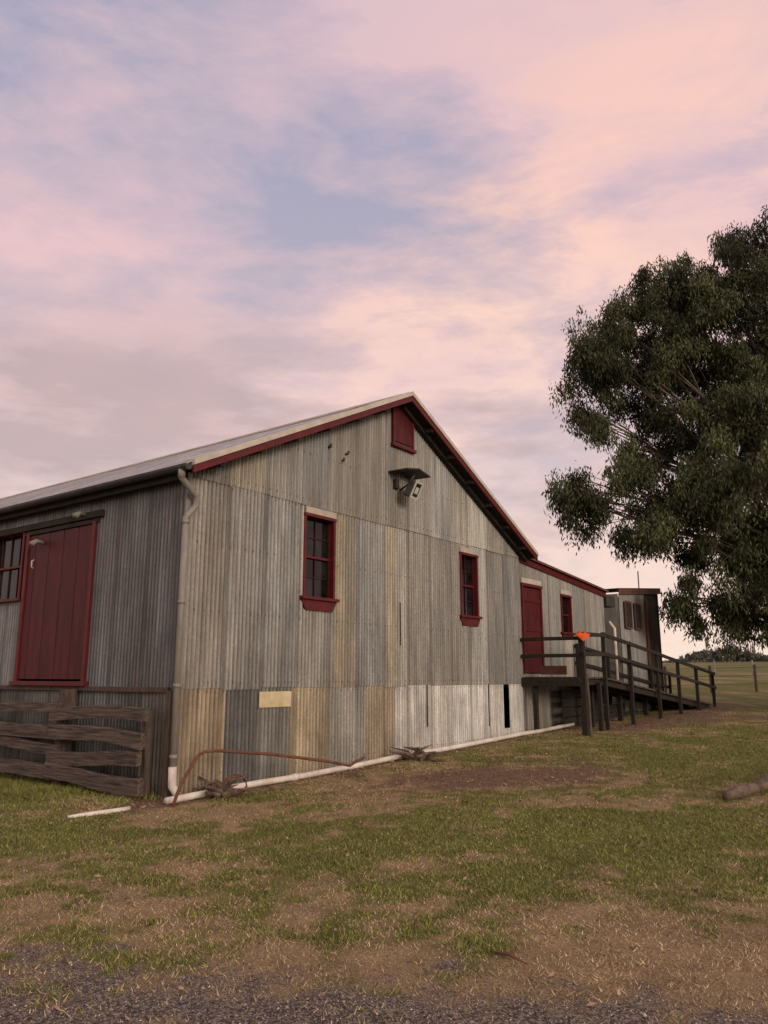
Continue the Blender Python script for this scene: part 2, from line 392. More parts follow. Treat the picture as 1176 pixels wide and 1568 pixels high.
for a,b,z in ((2.42,3.14,4.18),(7.24,7.93,4.13)):
    box('window_flashing',shed,a-.02,b+.02,-.055,-.03,z+.004,z+.11,M_fl,.002)
geo=[]; bv=[(-1,0,-1),(1,0,-1),(1,0,1),(-1,0,1),(0,-1.2,0)]
for z,off in ((1.46,.028),(2.45,.028),(3.4,.028),(4.27,.028),(4.42,.044),(5.2,.044),(.25,.014),(1.33,.014)):
    s=.05
    while s<WB-.05:
        if z<rz(s)-.1 and not any(a-.03<s<b+.03 and c<z<d for a,b,c,d in op1) and random.random()>.12:
            k=.008; geo.append(([(s+v[0]*k,-off-.004+v[1]*k,z+v[2]*k+random.uniform(-.01,.01)) for v in bv],[(0,1,4),(1,2,4),(2,3,4),(3,0,4)]))
        s+=P*2
Vn,Fn=merge(geo); mesh('roofing_nails',Vn,Fn,M_rust,shed)
box('wall_corner_flashing',shed,-.03,.05,-.045,-.0,1.4,4.35,M_pipe,.004)
box('inner_lining',shed,.15,WB-.1,.16,LEN,.0,4.2,M_void,0)
win(shed,'window_a','g',2.38,3.16,2.81,4.13); win(shed,'window_b','g',7.22,7.95,2.80,4.08)
prism('hatch_panel',shed,[(4.84,6.0),(5.42,6.0),(5.42,6.70),(5.0,6.78),(4.84,6.72)],-.075,-.045,M_reddoor)
for a,b in ((4.78,4.84),(5.42,5.48)): box('hatch_jamb',shed,a,b,-.095,-.03,5.95,6.66,M_red)
box('hatch_sill',shed,4.74,5.52,-.12,-.03,5.88,5.945,M_red)
def quadbox(name,pts,th,mat):
    v=[Vector(p) for p in pts]; v2=[p+Vector((0,0,-th)) for p in v]
    return mesh(name,v+v2,[(0,1,2,3),(7,6,5,4),(0,4,5,1),(1,5,6,2),(2,6,7,3),(3,7,4,0)],mat,shed)
quadbox('lamp_hood_left',[(4.66,-.03,5.36),(5.04,-.03,5.42),(5.04,-.50,5.42),(4.66,-.50,5.35)],.02,M_gutter)
quadbox('lamp_hood_right',[(5.045,-.03,5.42),(5.44,-.03,5.35),(5.44,-.50,5.34),(5.045,-.50,5.42)],.02,M_gutter)
tube('lamp_bracket',shed,[(5.05,-.03,5.05),(5.05,-.25,5.15),(5.05,-.38,5.3)],.018,M_gutter)
LM=Matrix.Translation((5.02,-.38,5.02))@Matrix.Rotation(math.radians(8),4,'Z')@Matrix.Rotation(math.radians(26),4,'X')
lo=box('lamp_body',shed,-.15,.15,-.06,.09,-.17,.17,M_gutter,.03); lo.matrix_local=LM
for nm,q in (('lamp_rim_t',(-.15,.15,-.085,-.062,.13,.17)),('lamp_rim_b',(-.15,.15,-.085,-.062,-.17,-.13)),('lamp_rim_l',(-.15,-.11,-.085,-.062,-.129,.129)),('lamp_rim_r',(.11,.15,-.085,-.062,-.129,.129))):
    o=box(nm,shed,*q,M_lamp,.004); o.matrix_local=LM
lg=box('lamp_lens',shed,-.108,.108,-.070,-.062,-.128,.128,M_black,.002); lg.matrix_local=LM
lg=box('lamp_reflector',shed,-.06,.06,-.078,-.071,-.07,.06,M_lamp,.002); lg.matrix_local=LM
box('lamp_junction_box',shed,4.84,4.93,-.12,-.03,5.05,5.24,M_gutter,.01)
for s,z in ((2.95,5.42),(3.30,5.25),(3.42,5.40)):
    tube('insulator',shed,[(s,-.03,z),(s,-.09,z),(s,-.10,z+.05)],[.016,.018,.024],M_gutter)

# roof
OV=.36
def roof_sheet(name,xa,za,xb,zb_,y0,y1,parent,amp=.010):
    n=int((y1-y0)/(P/SEG)); ys=np.linspace(y0,y1,n); d=amp*np.sin(2*np.pi*ys/P)
    nx_,nz_=-(zb_-za),(xb-xa); l=math.hypot(nx_,nz_); nx_,nz_=nx_/l,nz_/l
    if nz_<0: nx_,nz_=-nx_,-nz_
    A=np.stack([xa+nx_*d,ys,za+nz_*d],-1); B=np.stack([xb+nx_*d,ys,zb_+nz_*d],-1)
    V=np.concatenate([A,B]); i=np.arange(n-1); F=np.stack([i,i+1,i+1+n,i+n],-1)
    t=np.repeat((np.array([.44,.41,.39])[None]*(.9+.2*rng.random((n//60+1,1)))).repeat(60,0)[:n][None],2,0).reshape(-1,3)
    return npmesh(name,V,F,M_roof,parent,tint=t)
roof_sheet('roof_near_slope',-EX-.06,EZ-.03,APX,APZ,-OV,LEN,shed); roof_sheet('roof_far_slope',2*APX+EX+.02,EZ+.01,APX,APZ,-OV,LEN,shed)
def slope_strip(name,xa,za,xb,zb_,y0,y1,top,bot,mat):
    return prism(name,shed,[(xa,za+top),(xb,zb_+top),(xb,zb_+bot),(xa,za+bot)],y0,y1,mat)
for nm,xe in (('left',-EX),('right',2*APX+EX)):
    slope_strip('barge_board_'+nm,xe,EZ,APX,APZ,-OV-.025,-OV+.005,-.04,-.15,M_red)
    slope_strip('barge_capping_'+nm,xe,EZ,APX,APZ,-OV-.045,-.20,.045,-.038,M_cap)
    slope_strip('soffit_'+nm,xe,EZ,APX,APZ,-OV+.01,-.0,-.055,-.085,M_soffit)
slope_strip('ridge_capping_a',APX-.22,APZ-SL*.22,APX,APZ,-.30,LEN,.055,.02,M_cap)
slope_strip('ridge_capping_b',APX+.22,APZ-SL*.22,APX,APZ,-.30,LEN,.055,.02,M_cap)
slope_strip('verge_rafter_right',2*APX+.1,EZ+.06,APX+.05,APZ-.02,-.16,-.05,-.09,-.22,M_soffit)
for i in range(1,7):
    for sg in (-1,1):
        x_=APX+sg*(i*.78); z_=APZ-SL*abs(x_-APX)-.09
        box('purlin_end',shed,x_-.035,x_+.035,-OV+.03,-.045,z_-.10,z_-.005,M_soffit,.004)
# side wall (x=0)
opS=[(2.10,4.05,1.45,3.88),(4.12,5.45,2.80,4.05)]
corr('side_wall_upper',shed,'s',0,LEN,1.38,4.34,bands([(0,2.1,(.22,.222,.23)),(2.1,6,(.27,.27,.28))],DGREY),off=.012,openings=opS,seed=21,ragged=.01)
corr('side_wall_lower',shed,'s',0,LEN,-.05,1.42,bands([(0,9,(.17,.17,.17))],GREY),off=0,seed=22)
box('side_floor_beam',shed,-.06,-.018,0.12,LEN,1.33,1.40,M_post,.004)
for i in range(9):
    a=2.14+i*(1.87/9); box('side_door_board_%d'%i,shed,-.045+.006*(i%2),-.01,a+.004,a+1.87/9-.004,1.5,3.86,M_reddoor,.004)
for a,b in ((2.08,2.15),(4.0,4.07)): box('side_door_jamb',shed,-.075,.02,a,b,1.45,3.9,M_red)
box('side_door_sill',shed,-.11,.02,2.02,4.12,1.40,1.47,M_red); box('side_door_head',shed,-.07,.02,2.05,4.12,3.87,3.93,M_soffit)
box('door_track_board',shed,-.09,-.03,1.9,5.9,3.955,4.06,M_soffit)
tube('door_handle',shed,[(-.05,3.8,3.3),(-.09,3.8,3.32),(-.09,3.8,3.42),(-.05,3.8,3.44)],.012,M_cap)
win(shed,'side_window','s',4.17,5.45,2.83,3.95,apron=0,cols=3,rows=1,out=.06)
gp=[]; R=.065; n=7
for yv in (-OV-.02,LEN):
    for i in range(n+1):
        t=math.pi*i/n; gp.append((-EX-.08-R*math.cos(t),yv,EZ-.045-R*math.sin(t)*1.1))
fv=[(i,i+1,i+n+2,i+n+1) for i in range(n)]
g_=mesh('gutter',gp,fv+[tuple(range(n+1))],M_gutter,shed); md=g_.modifiers.new('s','SOLIDIFY'); md.thickness=.006
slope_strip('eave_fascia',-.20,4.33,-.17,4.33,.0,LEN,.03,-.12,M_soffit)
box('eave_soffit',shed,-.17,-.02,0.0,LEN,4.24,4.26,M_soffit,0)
tube('downpipe_outlet',shed,[(-.30,-.24,4.32),(-.30,-.24,4.18)],.050,M_pipe,12)
tube('downpipe_elbow',shed,[(-.31,-.24,4.22),(-.28,-.23,4.18),(.02,-.14,4.02),(.06,-.13,3.98),(.06,-.13,3.88),(.04,-.12,3.84),(-.06,-.10,3.72),(-.08,-.10,3.66)],.045,M_pipe,12)
tube('downpipe',shed,[(-.08,-.10,3.70),(-.08,-.10,2.6),(-.08,-.10,.36)],.045,M_pipe,12)
for z in (3.6,2.5,1.4,.5): tube('downpipe_collar',shed,[(-.08,-.10,z),(-.08,-.10,z+.05)],.052,M_pipe,12)
tube('downpipe_pvc',shed,[(-.08,-.10,.40),(-.08,-.11,.16),(-.05,-.18,.06)],[.056,.056,.05],M_pvc,12)
box('corner_stump',shed,-.10,-.0,.0,.1,-.05,1.36,M_post,.01)
for yv,z in ((2.35,4.02),(3.55,3.70)):
    tube('wall_lamp',shed,[(-.06,yv,z),(-.18,yv,z+.02),(-.26,yv,z-.05)],[.03,.035,.055],M_pipe)
box('back_wall',shed,0.02,WB-.02,LEN-.03,LEN-.01,0,4.3,M_pipe,0)
box('right_wall',shed,WB-.06,WB-.04,0.03,LEN-.1,0,4.3,M_pipe,0)

# lean-to extension
X1=15.2
def ez(s): return 4.30-(s-WB)*.082
corr('extension_wall_upper',shed,'g',WB+.01,X1,1.40,lambda s:ez(s)-.05,bands([(9,10.2,GREY),(11.2,12.2,MID),(13,14,GREY)],MID),off=.006,openings=[(10.0,11.05,1.6,3.70),(12.2,12.85,2.66,3.58)],seed=31,loc=.0)
corr('extension_wall_lower',shed,'g',WB+.01,X1,lambda s:lz(s,0)-.03,1.43,bands([(9.9,10.5,SILV),(10.5,11.2,BROWN),(11.2,11.9,MID)],BROWN),off=-.008,openings=[],seed=32)
prism('extension_fascia',shed,[(WB+.02,ez(WB)+.06),(X1+.1,ez(X1)+.06),(X1+.1,ez(X1)-.08),(WB+.02,ez(WB)-.08)],-.06,-.03,M_red)
prism('extension_roof',shed,[(WB+.02,ez(WB)+.09),(X1+.15,ez(X1)+.09),(X1+.15,ez(X1)+.062),(WB+.02,ez(WB)+.062)],-.12,8,M_roof)
prism('extension_verge_cap',shed,[(WB+.02,ez(WB)+.12),(X1+.15,ez(X1)+.12),(X1+.15,ez(X1)+.065),(WB+.02,ez(WB)+.065)],-.13,-.121,M_redfaded)
box('extension_lining',shed,WB+.1,X1-.1,.12,7.9,.2,3.7,M_void,0)
box('extension_end_wall',shed,X1-.03,X1,.02,8,.2,3.75,M_pipe,0)
win(shed,'window_c','g',12.2,12.85,2.66,3.58,apron=.16)
box('window_c_flashing',shed,12.22,12.83,-.04,-.02,3.65,3.76,M_cap,.002)
box('extension_door_leaf',shed,10.06,10.99,-.02,.03,1.62,3.64,M_reddoor,.004)
for a,b in ((10.0,10.06),(10.99,11.05)): box('extension_door_jamb',shed,a,b,-.06,.03,1.6,3.66,M_red)
box('extension_door_head',shed,9.97,11.08,-.07,.03,3.66,3.73,M_red)
box('extension_door_flashing',shed,9.99,11.05,-.05,-.02,3.74,3.86,M_cap,.002)
for z in (2.0,2.6,3.3): box('extension_door_ledge',shed,10.07,10.98,-.04,-.021,z,z+.09,M_reddoor,.003)
corr('link_wall',shed,'g',X1,16.5,.3,3.75,bands([],DGREY),off=0,seed=41,loc=1.2)
box('link_roof',shed,X1+.12,16.45,.9,6,3.76,3.82,M_roof,0)
box('link_meter_box',shed,15.35,16.0,-.05,.35,3.55,3.88,M_gutter,.01)
tube('vent_downpipe',shed,[(15.55,-.15,.6),(15.55,-.15,2.9),(15.5,-.02,3.1)],.05,M_pvc)
def fz(s): return 4.05+(s-16.45)*.085
corr('far_wing_wall',shed,'g',16.45,18.7,.4,lambda s:fz(s)-.04,bands([],GREY),off=0,seed=42)
corr('far_wing_wall_end',shed,'g',18.7,20.2,.4,lambda s:fz(s)-.04,bands([],(.15,.14,.13)),off=0,seed=43,loc=.08)
prism('far_wing_fascia',shed,[(16.4,fz(16.4)+.12),(20.3,fz(20.3)+.12),(20.3,fz(20.3)-.08),(16.4,fz(16.4)-.08)],-.06,-.03,M_redfaded)
prism('far_wing_roof',shed,[(16.4,fz(16.4)+.12),(20.3,fz(20.3)+.12),(20.3,fz(20.3)+.08),(16.4,fz(16.4)+.08)],-.029,6,M_roof)
box('far_wing_left_wall',shed,16.43,16.45,.02,6,.4,4.0,M_pipe,0); box('far_wing_right_wall',shed,20.2,20.22,.02,6,.4,4.3,M_gutter,0)
for a in (16.75,17.6):
    box('far_wing_shutter',shed,a,a+.6,-.06,-.012,3.0,3.78,M_soffit,.004); 
    for q in (.0,.54): box('far_wing_shutter_frame',shed,a+q,a+q+.06,-.075,-.061,2.98,3.8,M_redfaded,.003)
    for q in (2.96,3.76): box('far_wing_shutter_rail',shed,a+.061,a+.539,-.075,-.061,q,q+.06,M_redfaded,.003)
tube('antenna_mast',shed,[(19.2,.3,4.2),(19.2,.3,5.0)],.02,M_pipe)
tube('rusty_downpipe',shed,[(18.72,-.05,.6),(18.72,-.05,4.0)],.05,M_rust)

# ------------------------------------------------------------------ landing + ramp
ramp_=empty('timber_access_ramp',(C0[0],C0[1],0),ANG)
def dz(s): return 1.53 if s<11.3 else 1.53-(s-11.3)*(1.53-.66)/(20.3-11.3)
YF=-1.45
def plank(nm,a,b,y0,y1,z0,z1,th,mat):
    return mesh(nm,[(a,y0,z0),(b,y0,z1),(b,y1,z1),(a,y1,z0),(a,y0,z0-th),(b,y0,z1-th),(b,y1,z1-th),(a,y1,z0-th)],[(0,1,2,3),(7,6,5,4),(0,4,5,1),(1,5,6,2),(2,6,7,3),(3,7,4,0)],mat,ramp_)
s=9.9;i=0
while s<20.2:
    e=min(s+.19,20.25); plank('deck_board_%d'%i,s,e,YF+random.uniform(-.02,.02),-.1,dz(s),dz(e),.04,M_post); s+=.2;i+=1
for y_ in (YF+.1,-.75,-.2):
    beam('joist',ramp_,(9.9,y_,1.42),(11.3,y_,1.42),.07,.15,M_dtimber); beam('joist_ramp',ramp_,(11.3,y_,1.42),(20.2,y_,.56),.07,.15,M_dtimber)
beam('landing_edge',ramp_,(9.88,-.05,1.42),(9.88,YF,1.42),.05,.2,M_dtimber)
posts=[9.93,11.2,12.9,15.0,16.8,18.6,20.4]
for k_,s in enumerate(posts):
    zt=2.43 if s<10 else dz(s)+1.03; w_=.12 if k_ in(0,) else .085
    beam('front_post_%d'%k_,ramp_,(s,YF-.05,lz(s,YF)-.1),(s+random.uniform(-.03,.03),YF-.05,zt),w_,w_,M_dtimber,6,.012,k_)
    if k_>1: beam('back_post_%d'%k_,ramp_,(s,-.12,lz(s,0)-.1),(s,-.12,zt-.02),.08,.08,M_dtimber,4,.008,k_+20)
beam('landing_prop',ramp_,(9.98,YF-.12,lz(9.9,YF)-.1),(9.95,YF-.10,1.60),.10,.10,M_post,6,.02,77)
beam('landing_prop_b',ramp_,(10.95,YF,lz(11,YF)-.1),(10.95,YF,1.4),.10,.10,M_dtimber,4,.01,78)
beam('landing_prop_c',ramp_,(9.98,-.3,lz(9.9,-.3)-.1),(9.98,-.3,1.4),.10,.10,M_dtimber,4,.01,79)
for k_,s in enumerate((12.0,13.9,15.9)): beam('under_prop',ramp_,(s,-.8,lz(s,-.8)-.1),(s,-.8,dz(s)-.1),.12,.12,M_dtimber,3,.01,90+k_)
for k_,(zz_,h_) in enumerate(((.45,.2),(.67,.2),(.9,.2),(1.12,.2))): beam('under_ramp_shade_board',ramp_,(11.3,-.35,zz_),(16.5-k_*1.1,-.35,zz_+.02),.03,h_,M_dtimber,4,.01,95+k_)  # dark boards added to stand in for the shade under the ramp
for y_,nm in ((YF-.11,'front'),(-.07,'back')):
    for h_,hh in ((.96,.09),(.52,.09)):
        a0=9.85 if nm=='front' else 12.9
        if nm=='front': beam('rail_%s_level'%nm,ramp_,(a0,y_,dz(9.9)+h_-.03),(11.2,y_,dz(11.2)+h_),.04,hh,M_dtimber,5,.005,3)
        beam('rail_%s'%nm,ramp_,(max(11.2,a0),y_,dz(max(11.2,a0))+h_),(20.5,y_,dz(20.4)+h_),.04,hh,M_dtimber,10,.006,4)
for z in (2.38,2.0): beam('landing_side_rail',ramp_,(9.88,-.03,z),(9.88,YF,z+.0),.045,.08,M_dtimber,3,.006,int(z*10))
beam('kick_board',ramp_,(10.2,-.35,1.68),(10.2,-1.0,1.68),.03,.2,M_redfaded)
V=[];F=[];nn=14;mm=7
for i in range(mm):
    t=i/(mm-1)
    for j in range(nn):
        a=2*math.pi*j/nn; rr=(.02+.17*math.sin(t*1.5))*(1+.28*math.sin(3*a+i)+.15*random.random()); V.append((9.95+rr*1.3*math.cos(a),YF-.07+rr*.6*math.sin(a),2.52-.13*t**1.6*(1+.5*math.sin(2*a))+.02*math.sin(4*a+1)))
for i in range(mm-1):
    for j in range(nn): F.append((i*nn+j,i*nn+(j+1)%nn,(i+1)*nn+(j+1)%nn,(i+1)*nn+j))
F.append(tuple(range(nn-1,-1,-1)))
rag=mesh('orange_cloth',V,F,M_orange,None,True); rag.location=(C0[0],C0[1],0); rag.rotation_euler=(0,0,ANG)

# ------------------------------------------------------------------ timber rail fence under the side wall
fence=empty('timber_slab_fence',(C0[0],C0[1],0),ANG)
for k_,y_ in enumerate((2.2,4.6,7)):
    beam('post_%d'%k_,fence,(-.22,y_,-.1),(-.21,y_+.02,1.36),.16,.20,M_post,6,.02,k_+50)
beam('post_near',fence,(-.20,.30,-.1),(-.20,.32,1.1),.09,.10,M_post,6,.01,57)
bays=[((.16,2.32),[(.19,.21,-.02,.02),(.46,.18,.02,-.04),(.74,.20,-.01,.05),(1.02,.17,.05,.0)]),((2.15,4.75),[(.20,.19,.02,-.03),(.50,.15,.03,.08),(.78,.19,-.06,.04),(1.07,.14,0,.03)]),((4.6,7.2),[(.2,.2,0,0),(.5,.2,0,0),(.8,.2,0,0),(1.1,.2,0,0)])]
kk=0
for (a,b),sl in bays:
    for z,h_,da_,db_ in sl:
        kk+=1; beam('slab_%d'%kk,fence,(-.36+random.uniform(-.03,.03),a+random.uniform(-.05,.05),z+da_),(-.37+random.uniform(-.03,.03),b,z+db_),.09,h_,M_timber,22,.014,kk+100,wob=.035)
beam('back_slab',fence,(-.12,2.3,.66),(-.12,5,.55),.05,.16,M_timber,8,.02,300)

# ------------------------------------------------------------------ pipes and debris
pts=[(s,-.34,lz(s,-.34)+.05+.008*math.sin(s*1.7)) for s in np.linspace(-.35,11.9,24)]
pv=tube('white_stormwater_pipe',None,pts,.044,M_pvc,12); pv.location=(C0[0],C0[1],0); pv.rotation_euler=(0,0,ANG)
for s in (1.9,4.6,7.9):
    q=tube('pipe_joiner',pv,[(s,-.34,lz(s,-.34)+.05+.008*math.sin(s*1.7)),(s+.12,-.34,lz(s+.12,-.34)+.05+.008*math.sin((s+.12)*1.7))],.052,M_pvc,12)
pts=[(x_,y_,gz1(x_,y_)+.008) for x_,y_ in ((-3.55,9.32),(-3.4,9.48),(-3.15,9.74),(-3.05,9.9))]
tube('broken_white_pipe',None,pts,[.02,.032,.036,.03],M_pvc)
rp=[(-2.56,10.02,.02),(-2.50,10.10,.25),(-2.40,10.35,.50),(-2.36,10.42,.57),(-2.30,10.50,.60),(-2.18,10.62,.60),(-1.5,11.2,.47),(-.8,11.75,.30),(-.50,12.05,.20),(-.44,12.2,.22),(-.30,12.35,.27)]
tube('rusty_bent_pipe',None,[(a,b,c+gz1(a,b)) for a,b,c in rp],.021,M_rust)
def debris(name,x_,y_,n_,ln,seed):
    r=random.Random(seed); g=[]
    for i in range(n_):
        a=r.uniform(0,6.28); l=ln*r.uniform(.4,1.1); e=r.uniform(-.05,.9); bx=x_+r.uniform(-.18,.18);by=y_+r.uniform(-.1,.1); bz=gz1(bx,by)+.03
        p=[Vector((bx,by,bz)),Vector((bx+math.cos(a)*l*.5,by+math.sin(a)*l*.5,bz+e*l*.45+r.uniform(0,.03))),Vector((bx+math.cos(a+.4)*l,by+math.sin(a+.4)*l,bz+e*l*.7))]
        g.append(tube_geo(p,[r.uniform(.03,.06)*ln*2,r.uniform(.02,.04)*ln*2,.006],6))
    V,F=merge(g); mesh(name,V,F,M_stump)
debris('tree_root_debris',-2.15,10.75,18,.44,3); debris('tree_root_debris',.58,14.15,18,.46,5)
x_,y_=.50,14.62
tube('small_white_stake',None,[(x_,y_,gz1(x_,y_)),(x_,y_,1.35)],.014,M_pvc)
pts=[(-1.95+.16*math.cos(t),10.75+.08*math.sin(t*.97),.12+.12*math.sin(t)+.01*t*.3) for t in np.linspace(0,19,60)]
tube('wire_coil',None,pts,.007,M_rust,5)
def log(name,p0,p1,r0,r1,seed):
    r=random.Random(seed); n_=18; pts=[];rad=[]
    for i in range(n_):
        t=i/(n_-1); x=p0[0]+(p1[0]-p0[0])*t; y=p0[1]+(p1[1]-p0[1])*t; x+=.05*math.sin(t*5)
        rr=r0+(r1-r0)*t+r.uniform(-.015,.015); pts.append((x,y,gz1(x,y)+rr*.7)); rad.append(rr*(.75 if i==0 else 1))
    o=tube(name,None,pts,rad,M_stump,14)
    for v in o.data.vertices: v.co+=Vector((r.uniform(-1,1),r.uniform(-1,1),r.uniform(-1,1)))*.013
log('fallen_log',(4.12,9.95),(6.6,12.2),.08,.10,4)
p=[(11.6+.95*math.cos(t)*.75,20.2+.3*math.cos(t),gz1(11.6,20.2)+.62*math.sin(t)) for t in np.linspace(.0,math.pi,14)]
tube('black_poly_pipe_hoop',None,p,.045,M_black)
tube('fallen_branch',None,[(.62,4.85,.02),(.70,4.78,.03),(.78,4.66,.02)],[.006,.01,.004],M_rust,6)
# ------------------------------------------------------------------ distant things
def post_line(name,p0,p1,n_,h_,mat,wires=3):
    g=[]
    P0=[];
    for i in range(n_):
        t=i/(n_-1); x=p0[0]+(p1[0]-p0[0])*t; y=p0[1]+(p1[1]-p0[1])*t; z=gz1(x,y)
        g.append(tube_geo([(x,y,z-.1),(x,y,z+h_)],.06,6)); P0.append((x,y,z))
    for k in range(wires): g.append(tube_geo([(a,b,c+h_*(.3+.3*k)) for a,b,c in P0],.01,4))
    V,F=merge(g); return mesh(name,V,F,mat)
post_line('paddock_fence',(10,34),(34,36),13,1.15,M_post)
post_line('paddock_fence',(22,60),(60,50),16,1.2,M_pipe)
g=[]; r=random.Random(5)
for i in range(26):
    x=205+i*5.5+r.uniform(-2,2); y=500+r.uniform(-12,12); z=gz1(x,y); h_=r.uniform(10,16)
    for k in range(9):
        a=r.uniform(0,6.28); g.append(tube_geo([(x,y,z-1),(x+math.cos(a)*.5,y,z+h_*.4),(x+math.cos(a)*r.uniform(.6,1.6),y+math.sin(a),z+h_*r.uniform(.7,1))],[.35,.22,.08],4))
V,F=merge(g); mesh('distant_poplars',V,F,simple('bare_poplar',(.22,.18,.16),(.34,.29,.26),1))
nT=16000; tx=rng.uniform(120,420,nT); ty=430+rng.normal(size=nT)*8+ (tx-120)*-.1; hgt=9*fbm(tx*.09,tx*0+2,3)**1.2*sstep(.25,.5,fbm(tx*.02+7,tx*0+5,2))
tz=gz(tx,ty)+rng.random(nT)**.8*hgt*1.6; o=rng.normal(size=(nT,4,3))*.7
V=np.stack([tx,ty,tz],-1)[:,None,:]+o; npmesh('distant_trees',V.reshape(-1,3),np.arange(nT*4).reshape(-1,4),vattr_mat('distant_foliage'),tint=np.repeat(np.array([[.11,.115,.09]])*rng.uniform(.6,1.4,(nT,1)),4,0))

# ------------------------------------------------------------------ gum tree
tree=empty('gum_tree',(0,0,0))
lobes=[(8.3,24,12.4,1.9),(7.1,23.5,11.2,1.25),(6.7,24.2,9.9,.95),(7.0,24,7.3,1.5),(9.0,24,6.9,1.8),(10.3,24.5,13.2,2.1),(12.6,25,13.9,2.7),
(16,25,12.6,3.2),(12.4,23.5,9.4,2.1),(10.3,24,4.9,1.4),(9.8,24.5,3.7,.85),(12.4,24,4.7,2.0),(15,23,7.5,2.9),(18.5,25,8.5,2.4),(16,26,4.5,2.0),(9.6,24.8,9.3,1.4),(12.8,27,7.4,2.4),
(11.2,22.5,7.2,1.7),(8.0,23.5,5.9,.95),(11.6,25.5,11.6,1.7),(12.6,22.8,2.9,1.3),(14.4,27,15.2,2.0),(8.4,24.4,10.7,1.3),(11.0,24.2,3.2,.95),(6.1,24,6.8,.8),(9.4,24,14.3,1.05),(11.3,24.5,15.2,1.2),
(7.5,24,13.2,.95),(10.6,23.2,9.8,1.1),(9.9,23.2,8.2,1.0),(12.2,24.3,11.9,1.4),(7.6,24,12.0,1.2),(8.0,24.6,8.9,.9),(10.0,24.6,11.6,1.1),(12.9,24,16.0,1.1),(12.2,25,6.0,1.5)]
holes=[(7.05,8.6,.38),(8.3,9.6,.33),(9.6,10.8,.42),(11.3,12.6,.36),(10.7,6.0,.28),(7.6,10.0,.28),(9.1,5.3,.3),(10.9,8.6,.25)]
cl=[]
for (lx,ly,lz_,lr) in lobes:
    dens=1.0 if lx<14 else .4
    nb_=max(7,int(8.6*lr**2*dens))
    for i in range(nb_):
        d=rng.normal(size=3); d/=np.linalg.norm(d); rad=lr*(rng.uniform(.25,1.0)**.5)*rng.uniform(.85,1.15)
        bc=np.array([lx+d[0]*rad,ly+d[1]*rad,lz_+d[2]*rad*.85]); br_=rng.uniform(.26,.48); tone=rng.uniform(.35,1.75)
        if float(vn(np.array(bc[0]*1.0+bc[1]*.12+50),np.array(bc[2]*1.0+9)))<.19: continue
        if any((bc[0]-hx)**2+(bc[2]-hz)**2<(hr+br_*.5)**2 for hx,hz,hr in holes): continue
        for j in range(rng.integers(6,10)):
            q=bc+np.clip(rng.normal(size=3),-1.6,1.6)*br_*np.array([.62,.62,.45]); cl.append((q[0],q[1],q[2],tone))
cl=np.array(cl)
nL=70
nC=len(cl); br=cl[:,3]*rng.uniform(.8,1.2,nC); cr=rng.uniform(.15,.30,nC)
c=np.repeat(cl[:,:3],nL,0); crr=np.repeat(cr,nL)
o=np.clip(rng.normal(size=(nC*nL,3)),-2,2)*crr[:,None]*np.array([.62,.62,.7]); rxy=np.hypot(o[:,0],o[:,1]); o[:,2]-=rxy*.95
p=c+o; n=len(p)
ln=rng.uniform(.11,.22,n); wd=rng.uniform(.016,.029,n)
dr=np.stack([rng.normal(size=n)*.38,rng.normal(size=n)*.38,-np.abs(rng.normal(size=n)*.5)-.45],-1); dr/=np.linalg.norm(dr,axis=1)[:,None]
sd=np.cross(dr,rng.normal(size=(n,3))); sd/=np.linalg.norm(sd,axis=1)[:,None]
V=np.stack([p,p+dr*ln[:,None]*.45+sd*wd[:,None],p+dr*ln[:,None],p+dr*ln[:,None]*.45-sd*wd[:,None]],1).reshape(-1,3)
base=np.where(rng.random((n,1))<.06,np.array([[.11,.08,.042]]),np.array([[.058,.067,.028]]))
col=base*np.repeat(br,nL)[:,None]*rng.uniform(.6,1.35,(n,1))
npmesh('foliage',V,np.arange(n*4).reshape(-1,4),vattr_mat('eucalypt_leaf',.6),parent=tree,tint=np.repeat(col,4,0))
g=[]; r=random.Random(9); tb=Vector((14.6,24.6,gz1(14.6,24.6)-.2)); fork=Vector((14.1,24.4,3.4))
def bez(a,b,bend,n_=9):
    m=(a+b)/2+bend; return [a*(1-t)**2+m*2*t*(1-t)+b*t*t for t in [i/(n_-1) for i in range(n_)]]
g.append(tube_geo(bez(tb,fork,Vector((-.25,0,.2))),[.55-.02*i for i in range(9)],14))
for (lx,ly,lz_,lr) in lobes:
    st=fork+Vector((r.uniform(-.2,.2),r.uniform(-.2,.2),r.uniform(-.4,.3))); en=Vector((lx,ly,lz_))
    bp=bez(st,en,Vector((r.uniform(.3,1.2),r.uniform(-.2,1.2),.10*(en-st).length+.4)),12); r0=.035+.045*lr
    bp=[q+Vector((r.uniform(-.08,.08),r.uniform(-.08,.08),r.uniform(-.08,.08))) for q in bp]
    g.append(tube_geo(bp,[r0*(1-.78*i/11)+.010 for i in range(12)],8))
    sel=[q for q in cl if abs(q[0]-lx)+abs(q[1]-ly)+abs(q[2]-lz_)<lr*1.5]
    r.shuffle(sel)
    for q in sel[:int(6+lr*6)]:
        a=bp[r.randint(7,11)]; e=Vector(q[:3]); bb=bez(a,e,Vector((r.uniform(-.3,.3),r.uniform(-.3,.3),r.uniform(0,.4))),5)
        g.append(tube_geo(bb,[.032,.025,.018,.012,.006],5))
V,F=merge(g); mesh('trunk_and_limbs',V,F,M_bark,tree,True)

